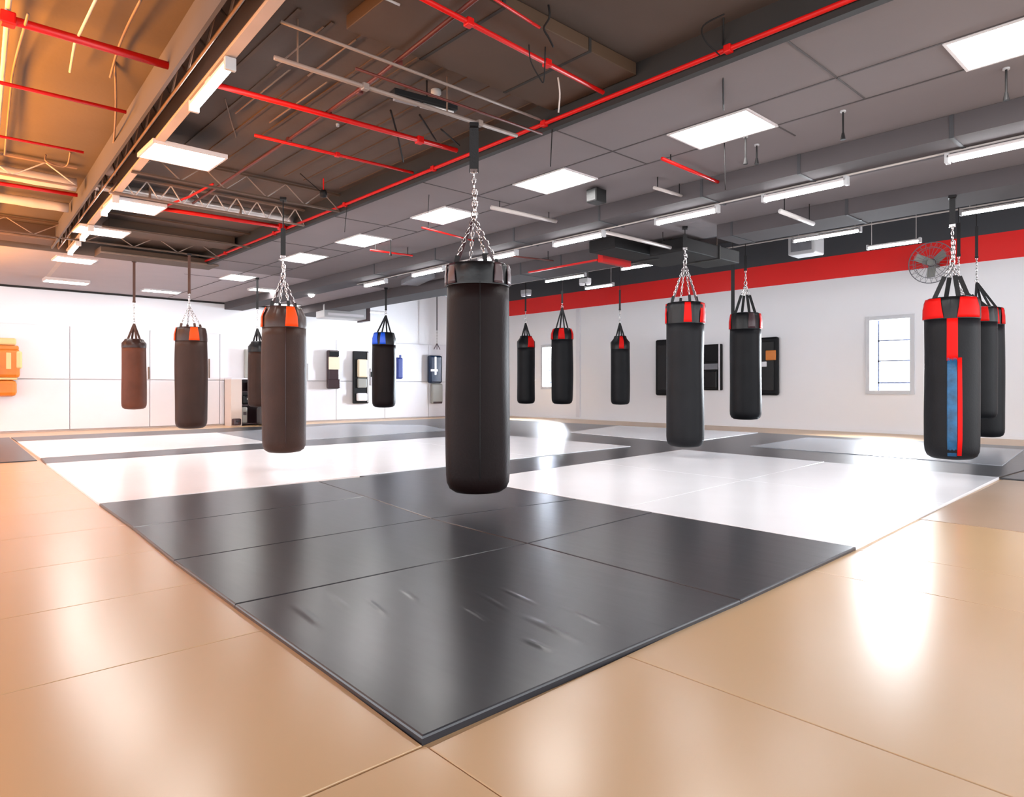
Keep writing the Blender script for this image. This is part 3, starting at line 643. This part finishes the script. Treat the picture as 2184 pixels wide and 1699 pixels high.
# wall fan
y, z = onX(1986, 560, WX-.35)
t = thing('wall_fan', 'round caged wall fan on the red band beside the window', 'fan', (WX-.35, y, z), 0)
mb = MB(); R = .33
for zz, r in ((.0, R), (-.06, R*.75), (.06, R*.75), (-.085, R*.3)):
    pts = [(zz, r*math.cos(a*PI/16), r*math.sin(a*PI/16)) for a in range(33)]; mb.tube(pts, .008 if r == R else .004, 6)
for k in range(24):
    a = 2*PI*k/24; mb.tube([(-.09, .05*math.cos(a), .05*math.sin(a)), (-.06, R*.75*math.cos(a), R*.75*math.sin(a)), (0, R*math.cos(a), R*math.sin(a)), (.06, R*.75*math.cos(a), R*.75*math.sin(a))], .003, 4)
mb.done('cage', 'grey', t)
for k in range(3):
    a = 2*PI*k/3+.5; mb = MB()
    R3 = Matrix.Rotation(a, 3, 'X') @ Matrix.Rotation(.45, 3, 'Z')
    mb.box(Matrix.Rotation(a, 3, 'X') @ Vector((0, .15, 0)), (.006, .2, .12), R=R3, bev=.002); mb.done('blade', 'silver', t)
MB().cyl((-.05, 0, 0), (.05, 0, 0), .05, 16).done('hub', 'silver', t); MB().cyl((.04, 0, 0), (.16, 0, 0), .07, 16).done('motor', 'maroon', t)
MB().bb(.14, .345, -.03, .03, -.04, .04).done('wall_arm', 'maroon', t)

# ------------------------------------------------------------------ punching bags
def bag(label, cx, w, ytop, ybot, D, yapex, ystrap, hz=None, body='leather', cuff='vinyl', patches=(), web='web', chainm='chrome', cuffpx=40, seam=False,
        style='chain', lean=0, topx=None, sag=.03, narrow=.93, hook=None, extras=None, fine=2, zmount=None, rod=False, group=None):
    p = atD(cx, ybot, D); px, py, pzb = p
    k = D/F; R = w*k/2; H = (ybot-ytop)*k; cf = cuffpx*k; za = (ybot-yapex)*k; zs = (ybot-ystrap)*k
    tc = math.atan2(-py, -px)          # direction to the camera
    t = thing('punching_bag', label, 'punching bag', (px, py, pzb), 0, group)
    right = Vector((-math.sin(tc), math.cos(tc), 0))
    nn = 48 if fine > 1 else 28
    r1, r2, r3 = random.random()*6, random.random()*6, random.random()*6
    def wob(a, z): return 1+.010*math.sin(2*a+r1+z*3)+.012*math.sin(z*7/H+r2)+.008*math.sin(3*a+z*5+r3)
    hb = H-cf
    prof = [(0, 0), (R*.45, .004), (R*.74, R*.06), (R*.90, R*.17), (R*.98, R*.36), (R, R*.6)]
    for i in range(1, 13): prof.append((R*(1+sag*.6*math.sin(PI*(1-i/12))**1 - .01*i/12), R*.6+(hb-R*.6)*i/12))
    def sh(a, z): return wob(a, z)
    def rad(z):
        for (ra, za_), (rb, zb_) in zip(prof, prof[1:]):
            if z <= zb_: return ra+(rb-ra)*(z-za_)/max(1e-6, zb_-za_)
        return prof[-1][0]
    bodyo = MB().lathe(prof+[(0, hb)], nn, sh).done('body', body, t, smooth=True)
    # cuff with pleats
    def pl(a, z):
        f = max(0, (z-hb)/cf); return wob(a, z)*(1+.035*f*math.cos(11*a+r1)*(f > .2)+.012*math.sin(23*a)*f)
    top = [(R*1.004, hb-.006), (R*1.012, hb+cf*.1), (R*1.0, hb+cf*.5), (R*(narrow+.05), hb+cf*.8), (R*narrow, hb+cf*.95), (R*narrow*.9, hb+cf), (R*narrow*.55, hb+cf*.96), (0, hb+cf*.93)]
    cuffo = MB().lathe(top, 66 if fine > 1 else 44, pl).done('top_cuff', cuff, t, smooth=True)
    def curved(name, a0, a1, z0, z1, m, off=.006, shrink=0):
        a0, a1 = tc+a0, tc+a1; mb = MB(); na, nz = 8, 6; G = []
        for j in range(nz+1):
            row = []; z = z0+(z1-z0)*j/nz; fz = (z-hb)/cf
            rr = R*1.012
            if fz > .5: rr = R*(1.0-(1-narrow)*((fz-.5)/.5)**1.3)
            if z < hb-.001: rr = rad(z)
            s_ = 1-shrink*j/nz; am = (a0+a1)/2
            for i in range(na+1):
                a = am+(a0-am+(a1-a0)*i/na)*s_
                q = (rr*wob(a, z)+off); row.append(mb.b.verts.new((q*math.cos(a), q*math.sin(a), z)))
            G.append(row)
        for j in range(nz):
            for i in range(na): mb.b.faces.new((G[j][i], G[j][i+1], G[j+1][i+1], G[j+1][i]))
        o = mb.done(name, m, bodyo if (name == 'seam_line' or 'tape' in name) else cuffo, smooth=True)
        md = o.modifiers.new('s', 'SOLIDIFY'); md.thickness = .004; md.offset = 1
        return o
    for (a0, a1, m) in patches: curved('colour_panel', math.radians(a0), math.radians(a1), hb, hb+cf*.94, m, shrink=.25)
    if seam: curved('seam_line', .06, .075, R*.5, hb, 'web' if body != 'leather_br' else 'maroon', off=.0015)
    if extras:
        for (a0, a1, f0, f1, m, nm) in extras: curved(nm, math.radians(a0), math.radians(a1), hb*f0, hb*f1 if f1 <= 1 else hb+cf*(f1-1), m, off=.004)
    # straps / chains to the apex
    zr = hb+cf*.97; dx = ((topx if topx else cx)-cx)*k
    ap = Vector((0, 0, za))+right*dx
    c3 = [Vector((R*narrow*.82*math.cos(tc+a), R*narrow*.82*math.sin(tc+a), zr)) for a in (math.radians(20), math.radians(115), math.radians(200), math.radians(290))]
    for q, e in enumerate(c3):
        if style == 'chain':
            m_ = e+(ap-e)*.18
            MB().ribbon(e-Vector((0, 0, .05)), m_, .03, .006, right).done('strap_loop', web, t)
            if fine > 1 and q % 2: MB().ribbon(e-Vector((0, 0, .05)), ap, .02, .005, right).done('webbing_strap', 'plum', t)
            kw = dict(n=12, m=6) if fine > 1 else dict(n=8, m=4)
            MB().chain(m_, ap, .042 if fine > 1 else .05, .026, .0042, **kw).done('bag_chain', chainm, t, smooth=True)
        elif style == 'mixed':
            m_ = e+(ap-e)*.62
            MB().ribbon(e-Vector((0, 0, .04)), m_, .035, .006, right).done('webbing_strap', web, t)
            MB().chain(m_, ap, .045, .026, .0042, n=8, m=4).done('bag_chain', chainm, t, smooth=True)
        else:
            MB().ribbon(e-Vector((0, 0, .04)), ap, .028, .006, right).done('webbing_strap', web, t)
    # swivel, upper chain, upper strap
    tot = zs-za; zc = za+tot*(.45 if hook is None else hook)
    up = Vector((ap.x, ap.y, 0))
    def U(z): return Vector((up.x, up.y, z))
    MB().link(U(za+.01), (0, 0, 1), right, .06, .045, .006).done('swivel_ring', chainm, t, smooth=True)
    kw = dict(n=12, m=6) if fine > 1 else dict(n=8, m=4)
    if fine > 1:
        mb = MB().chain(U(za+.03), U(zc), .05, .030, .0055, **kw); mb.chain(U(za+.03)+right*.012, U(zc-(zc-za)*.4)+right*.012, .05, .028, .005, **kw)
    else: mb = MB().chain(U(za+.03), U(zc), .05, .03, .005, **kw)
    mb.done('hanging_chain', chainm, t, smooth=True)
    hs = MB().ribbon(U(zc-.01), U(zs), .06 if fine > 2 else .045 if fine > 1 else .034, .012, right).done('hanging_strap', web, t)
    MB().box(U(zc), (.05 if fine > 1 else .04, .02, .03), rz=tc+PI/2, bev=.004).done('strap_buckle', chainm if fine > 1 else web, hs)
    zt = zmount-pzb if zmount else zs
    if zt > zs+.01: MB().cyl(U(zs-.02), U(zt), .006, 6).done('suspension_cable', 'black', t)
    MB().box(U(zt-.012), (.09, .06, .024), rz=tc, bev=.004).done('ceiling_mount', 'black', t)
    return t
# 1 front
bag('large dark brown black punching bag in front at the centre', 1019, 133, 566, 1050, 4.42, 462, 268, body='leather_b', cuff='vinyl', patches=((-62, -40, 'plum'), (-90, -66, 'plum'), (28, 48, 'plum'), (60, 84, 'plum')),
    cuffpx=45, seam=True, topx=1011, hook=.50, sag=.06, narrow=.97, fine=3, zmount=2.52)
bag('brown punching bag with orange panels on its top, second largest', 606, 90, 655, 965, 6.42, 588, 487, body='leather_br', cuff='vinyl_br', patches=((2, 36, 'orange'), (-98, -66, 'orange')), cuffpx=44, seam=True, topx=604, hook=.4, zmount=2.6, narrow=.8)
bag('brown punching bag with one orange panel, left of the second largest', 408, 63, 698, 914, 9.08, 652, 540, body='leather_br', cuff='vinyl_br', patches=((-8, 28, 'orange'), (-95, -68, 'orange')), cuffpx=29, topx=404, hook=.25, zmount=2.6, fine=1, narrow=.9, web='web_br')
bag('small light brown punching bag hanging farthest left', 286, 47, 723, 873, 9.56, 690, 556, body='leather_lb', cuff='vinyl_br', cuffpx=18, topx=286, hook=.35, zmount=2.6, fine=1, style='web', web='web_br', narrow=.75)
bag('small dark brown bag half hidden behind the second largest bag', 551, 42, 728, 868, 11.1, 700, 593, body='leather_br', cuff='vinyl', cuffpx=22, topx=549, hook=.4, zmount=2.6, fine=1, style='web', narrow=.7)
bag('dark punching bag with blue panels on its top', 819, 50, 709, 869, 12.2, 672, 613, body='leather_b', cuff='vinyl', patches=((-70, -30, 'blue'), (-20, 8, 'blue')), cuffpx=26, topx=823, hook=.2, zmount=2.6, fine=1, style='web', narrow=.85)
bag('small black bag with a red panel, first right of the front bag', 1122, 38, 716, 861, 13.6, 688, 636, cuffpx=25, patches=((10, 60, 'red'),), topx=1121, hook=.5, zmount=ZH, fine=1, style='web', narrow=.65)
bag('black bag with a scalloped red top in front of the glaring window', 1199, 46, 700, 862, 13.0, 655, 620, cuffpx=24, patches=((-22, 14, 'red'), (-85, -55, 'red'), (55, 85, 'red')), topx=1199, hook=.3, zmount=ZH, fine=1, style='web', narrow=.8)
bag('small black bag with one narrow red panel on its top', 1323, 40, 716, 863, 12.5, 688, 618, cuffpx=28, patches=((-8, 22, 'red'),), topx=1322, hook=.4, zmount=ZH, fine=1, style='web', narrow=.62)
bag('black punching bag with alternating red and black top panels', 1461, 78, 646, 953, 7.57, 560, 500, cuffpx=44, patches=((-90, -66, 'red'), (-4, 20, 'red'), (48, 82, 'red')), topx=1461, hook=.5, zmount=2.6, narrow=.98)
bag('black punching bag with a glossy black and red top near the right wall pads', 1590, 64, 668, 895, 9.2, 605, 545, cuffpx=34, patches=((-90, -62, 'red'), (8, 38, 'plum'), (58, 84, 'red')), topx=1590, hook=.5, zmount=ZH, style='mixed', narrow=.92, fine=1)
bag('black punching bag with red top and a red and blue taped stripe', 2030, 101, 636, 979, 5.82, 560, 385, cuffpx=45, patches=((-80, -16, 'red'), (10, 66, 'red')), topx=2031, hook=.45, zmount=2.45, style='mixed', narrow=.92, seam=False,
    extras=((-10, 12, .70, .995, 'red', 'red_tape'), (-9, 10, .035, .72, 'teal', 'blue_tape'), (11, 20, .04, .72, 'red', 'red_tape')))
bag('dark bag directly behind the taped bag, middle of the three at right', 2089, 64, 655, 893, 7.4, 610, 470, cuffpx=32, patches=((0, 30, 'red'), (-40, -25, 'blue')), topx=2052, hook=.5, zmount=ZH, style='mixed', fine=1)
bag('dark grey bag farthest right, hanging lowest behind the taped bag', 2106, 61, 657, 932, 8.6, 600, 480, body='leather', cuffpx=36, patches=((15, 40, 'red'), (50, 75, 'red')), topx=2087, hook=.45, zmount=ZH, style='web', fine=1)
# hanging belt next to the glossy topped bag
a = atD(1563, 558, 9.62); b = atD(1563, 676, 9.62)
o = MB().ribbon(a-a, b-a, .05, .006, (CS, -SN, 0)).cyl((0, 0, 0), (0, 0, ZH-a.z), .006, 6).done('hanging_belt', 'web'); o.location = a
tag(o, 'long black belt hanging beside the glossy topped bag', 'strap')

# ------------------------------------------------------------------ gear on the walls
def shield_prof(mb, w, h, d, n=8):       # soft rounded pad lying against a wall, local: x across, z up, y depth
    mb.box((0, 0, h/2), (w, d, h), bev=min(w, d)*.33); return mb
def leftpad(name, label, cat, px0, px1, py0, py1, parts, d=.12, m='vinyl'):
    x0, z1 = onY(px0, py0, WY-.06-d/2); x1, z0 = onY(px1, py1, WY-.06-d/2)
    t = thing(name, label, cat, ((x0+x1)/2, WY-.052-d/2, z0)); W, H = x1-x0, z1-z0
    shield_prof(MB(), W, H, d).done('pad_body', m, t, smooth=False)
    for (u0, u1, v0, v1, mm, nm, th) in parts:
        MB().box(((u0+u1-1)/2*W, -d/2-th/2+.006, (v0+v1)/2*H), ((u1-u0)*W, th, (v1-v0)*H), bev=th*.35).done(nm, mm, t)
    return t
def rightpad(name, label, cat, px0, px1, py0, py1, parts, d=.12, m='vinyl'):
    ya, z1 = onX(px0, py0, WX-.01-d/2); yb, z0 = onX(px1, py1, WX-.01-d/2)
    t = thing(name, label, cat, (WX-.002-d/2, (ya+yb)/2, z0), -PI/2); W, H = ya-yb, z1-z0
    shield_prof(MB(), W, H, d).done('pad_body', m, t)
    for (u0, u1, v0, v1, mm, nm, th) in parts:
        MB().box(((u0+u1-1)/2*W, -d/2-th/2+.006, (v0+v1)/2*H), ((u1-u0)*W, th, (v1-v0)*H), bev=th*.35).done(nm, mm, t)
    return t
leftpad('kick_shield', 'tall dark maroon and cream kick pad on the left wall', 'kick pad', 698, 723, 746, 829, ((.02, .98, .50, .82, 'cream', 'cream_panel', .02), (.1, .9, .84, .97, 'vinyl', 'top_panel', .02), (-.08, .95, .02, .25, 'maroon', 'lower_pad', .05)), m='maroon')
t = leftpad('gear_rack', 'tall black frame holding cream gloves on the left wall', 'rack', 753, 786, 748, 860, ((.2, .82, .5, .84, 'cream', 'cream_glove', .08), (.22, .8, .3, .48, 'silver', 'white_pad', .05), (.15, .8, .05, .2, 'pad_white', 'white_glove', .08), (.86, .98, .02, .98, 'foil', 'side_rail', .02)), d=.08)
leftpad('boxing_glove', 'royal blue glove pair hanging right of the blue topped bag', 'glove', 845, 858, 762, 808, ((.3, .6, .96, 1.12, 'royal', 'cuff', .03),), m='royal')
leftpad('focus_mitt', 'white mitt hanging between the black frame and blue topped bag', 'mitt', 789, 796, 785, 822, ((0, .8, .5, .8, 'black', 'strap', .02),), m='pad_white', d=.08)
t = leftpad('body_shield', 'glossy navy body shield near the far corner on the left wall', 'body shield', 914, 941, 757, 817, ((.35, .5, .3, .95, 'foil', 'silver_stripe', .01), (.05, .6, .42, .5, 'pad_white', 'white_marking', .012)), m='navy', d=.16)
leftpad('shin_pad', 'silver grey shin pad hanging below the navy body shield', 'shin pad', 920, 943, 818, 860, ((.1, .9, .0, .1, 'maroon', 'rim', .01),), m='silver', d=.1)
x, z = onY(932, 745, WY-.3)
t = thing('hanging_strap', 'empty hanging chain with straps above the navy body shield', 'strap', (x, WY-.3, z))
MB().chain((0, 0, .15), (0, 0, .5), .05, .03, .005, n=8, m=4).done('chain', 'chrome', t, True)
MB().cyl((0, 0, .5), (0, 0, ZH-z), .012, 6).done('strap', 'web', t)
for dx in (-.1, 0, .1): MB().ribbon((dx, 0, 0), (0, 0, .16), .02, .006, (1, 0, 0)).done('hook_strap', 'maroon', t)
# gear at far left, orange tint of the flare put into its colour
x0, z1 = onY(-60, 716, WY-.25); x1, z0 = onY(46, 845, WY-.25)
t = thing('body_protector', 'amber coloured body protector hanging at the far left edge', 'body protector', ((x0+x1)/2, WY-.2, z0)); W, H = x1-x0, z1-z0
MB().box((0, 0, H*.56), (W*.94, .22, H*.5), bev=.06).done('chest_pad', 'amber', t)
MB().box((0, 0, H*.93), (W*.78, .16, H*.12), bev=.03).done('neck_pad', 'amber_l', t); MB().box((0, -.01, H*.82), (W*.88, .2, H*.09), bev=.03).done('shoulder_strap', 'amber', t)
MB().box((-.02, -.01, H*.14), (W*.86, .24, H*.28), bev=.07).done('belly_pad', 'amber', t); MB().box((0, -.02, H*.30), (W*.8, .2, .04), bev=.01).done('waist_seam', 'amber_l', t)
MB().box((W*.22, -.115, H*.6), (.07, .02, H*.28), bev=.008).done('emblem', 'amber_l', t); MB().box((W*.44, .0, H*.62), (.09, .24, H*.3), bev=.03).done('side_strap', 'amber_l', t)
MB().cyl((0, 0, H), (0, .18, H+.05), .01, 6).done('hook', 'steel', t)
# hooks on the left wall
for px, y0, y1, l in ((317, 782, 808, 'small brown hook on the left wall right of the farthest left bag'), (446, 765, 806, 'thin vertical hook on the left wall beside the third bag'), (656, 775, 812, 'thin pale hook on the left wall right of the second bag')):
    x, zt_ = onY(px, y0, WY-.06); _, zb_ = onY(px, y1, WY-.06)
    o = MB().bb(-.012, .012, -.02, .008, 0, zt_-zb_, bev=.004).done('wall_hook', 'steel' if px < 500 else 'ltgrey'); o.location = (x, WY-.06, zb_); tag(o, l, 'hook')
# cabinet with gear
x0, _ = onY(492, 850, WY-.45); x1 = x0+.95
t = thing('gear_cabinet', 'low cream open cabinet with dark gear against the left wall', 'cabinet', ((x0+x1)/2, WY-.28, 0)); W = x1-x0; h = W/2; Hc = .97
MB().bb(-h, -h+.22, -.2, .2, 0, Hc).done('side_panel', 'wood', t); MB().bb(h-.03, h, -.2, .2, 0, Hc).done('side_panel', 'wood', t)
MB().bb(-h, h, -.21, .2, Hc, Hc+.03).done('top', 'pad_white', t); MB().bb(-h, h, .18, .2, 0, Hc).done('back_panel', 'maroon', t)
for z in (.03, .42, .70): MB().bb(-h+.22, h-.03, -.19, .18, z, z+.02).done('shelf', 'maroon', t)
cx_, cy_ = (x0+x1)/2, WY-.28
def item(name, label, cat, dx, dy, z, d, m, part, pm, rz=0):
    t = thing(name, label, cat, (cx_+dx, cy_+dy, z), rz); MB().box((0, 0, d[2]/2), d, bev=min(d)*.2).done('body', m, t); MB().box((0, -d[1]/2, d[2]*.6), (d[0]*.5, .02, d[2]*.18), bev=.004).done(part, pm, t)
item('storage_box', 'dark grey storage box at the foot of the cabinet', 'box', .22, -.37, .022, (.40, .26, .37), 'deck_dark', 'handle', 'grey')
item('gym_bag', 'black gym bag on the middle shelf of the cabinet', 'bag', -.05, -.04, .44, (.34, .24, .2), 'vinyl', 'pocket', 'silver')
item('gym_bag', 'maroon gym bag on the top shelf of the cabinet', 'bag', .12, -.04, .72, (.34, .24, .2), 'maroon', 'pocket', 'ltgrey')
item('boxing_glove', 'round black glove on the middle shelf of the cabinet, right side', 'glove', .26, -.06, .44, (.2, .2, .18), 'maroon', 'cuff', 'grey', .2)
item('shin_pad', 'white shin pad leaning upright in the lower left of the cabinet', 'shin pad', -.18, -.1, .05, (.12, .12, .34), 'silver', 'strap', 'maroon')
item('boxing_glove', 'brown black glove lying on the floor at the cabinet corner', 'glove', -.42, -.34, .022, (.16, .12, .14), 'maroon', 'cuff', 'vinyl', .3)
x, zt_ = onY(529, 746, WY-.1); o = MB().bb(-.08, .08, -.05, .04, 0, zt_-.99, bev=.02).done('wall_dispenser', 'silver'); o.location = (x, WY-.1, .995+.01)
tag(o, 'tall silver grey canister standing above the cabinet', 'canister')
# right wall pads
rightpad('kick_shield', 'black kick pad half hidden left of the red topped bag', 'kick pad', 1400, 1430, 725, 843, ((.2, .8, .1, .9, 'vinyl', 'face_panel', .02),), m='leather')
t = rightpad('gear_rack', 'dark rectangular rack with black gear between two hanging bags', 'rack', 1501, 1540, 735, 832, ((.05, .8, .62, .97, 'leather', 'upper_panel', .02), (.05, .8, .45, .58, 'grey', 'middle_panel', .02), (.05, .8, .04, .42, 'vinyl', 'lower_pouch', .06), (.84, .92, .0, 1., 'pad_white', 'white_edge', .02)), d=.06, m='black')
rightpad('kick_shield', 'black kick pad with an orange patch and white marking on the right wall', 'kick pad', 1618, 1660, 720, 843, ((.1, .85, .08, .92, 'vinyl', 'face_panel', .02), (.45, .95, .60, .77, 'amber', 'orange_patch', .035), (.12, .5, .49, .58, 'pad_white', 'white_marking', .035)), m='leather')

# ------------------------------------------------------------------ groups of repeats
GR = {'punching_bag': 'punching bags hanging in rows', 'vinyl_floor_mat': 'vinyl mats of the raised mat field', 'beige_floor_mat': 'beige floor mats around the mat field',
      'ceiling_panel_light': 'square panel lights of the ceiling', 'fluorescent_light': 'fluorescent tube lights', 'sprinkler_pipe': 'red sprinkler pipes', 'hanging_cable': 'loose cables on the ceiling',
      'electrical_conduit': 'thin conduits on the ceiling', 'ceiling_tube': 'cross tubes under the grey ceiling', 'ceiling_sprinkler': 'sprinkler drops', 'roof_joist': 'roof joists', 'rectangular_duct': 'brown ducts in the open bay',
      'flexible_duct': 'flexible ducts in the open bay', 'air_duct': 'boxy ducts in the right bay', 'kick_shield': 'kick pads on the walls', 'wall_hook': 'hooks on the left wall', 'boxing_glove': 'boxing gloves', 'ceiling_duct': 'long boxed ducts'}
for o in list(COL.objects):
    if o.parent is None and o.type in ('MESH', 'EMPTY') and 'category' in o and 'group' not in o:
        b = o.name.split('.')[0]
        if b in GR: o['group'] = GR[b]
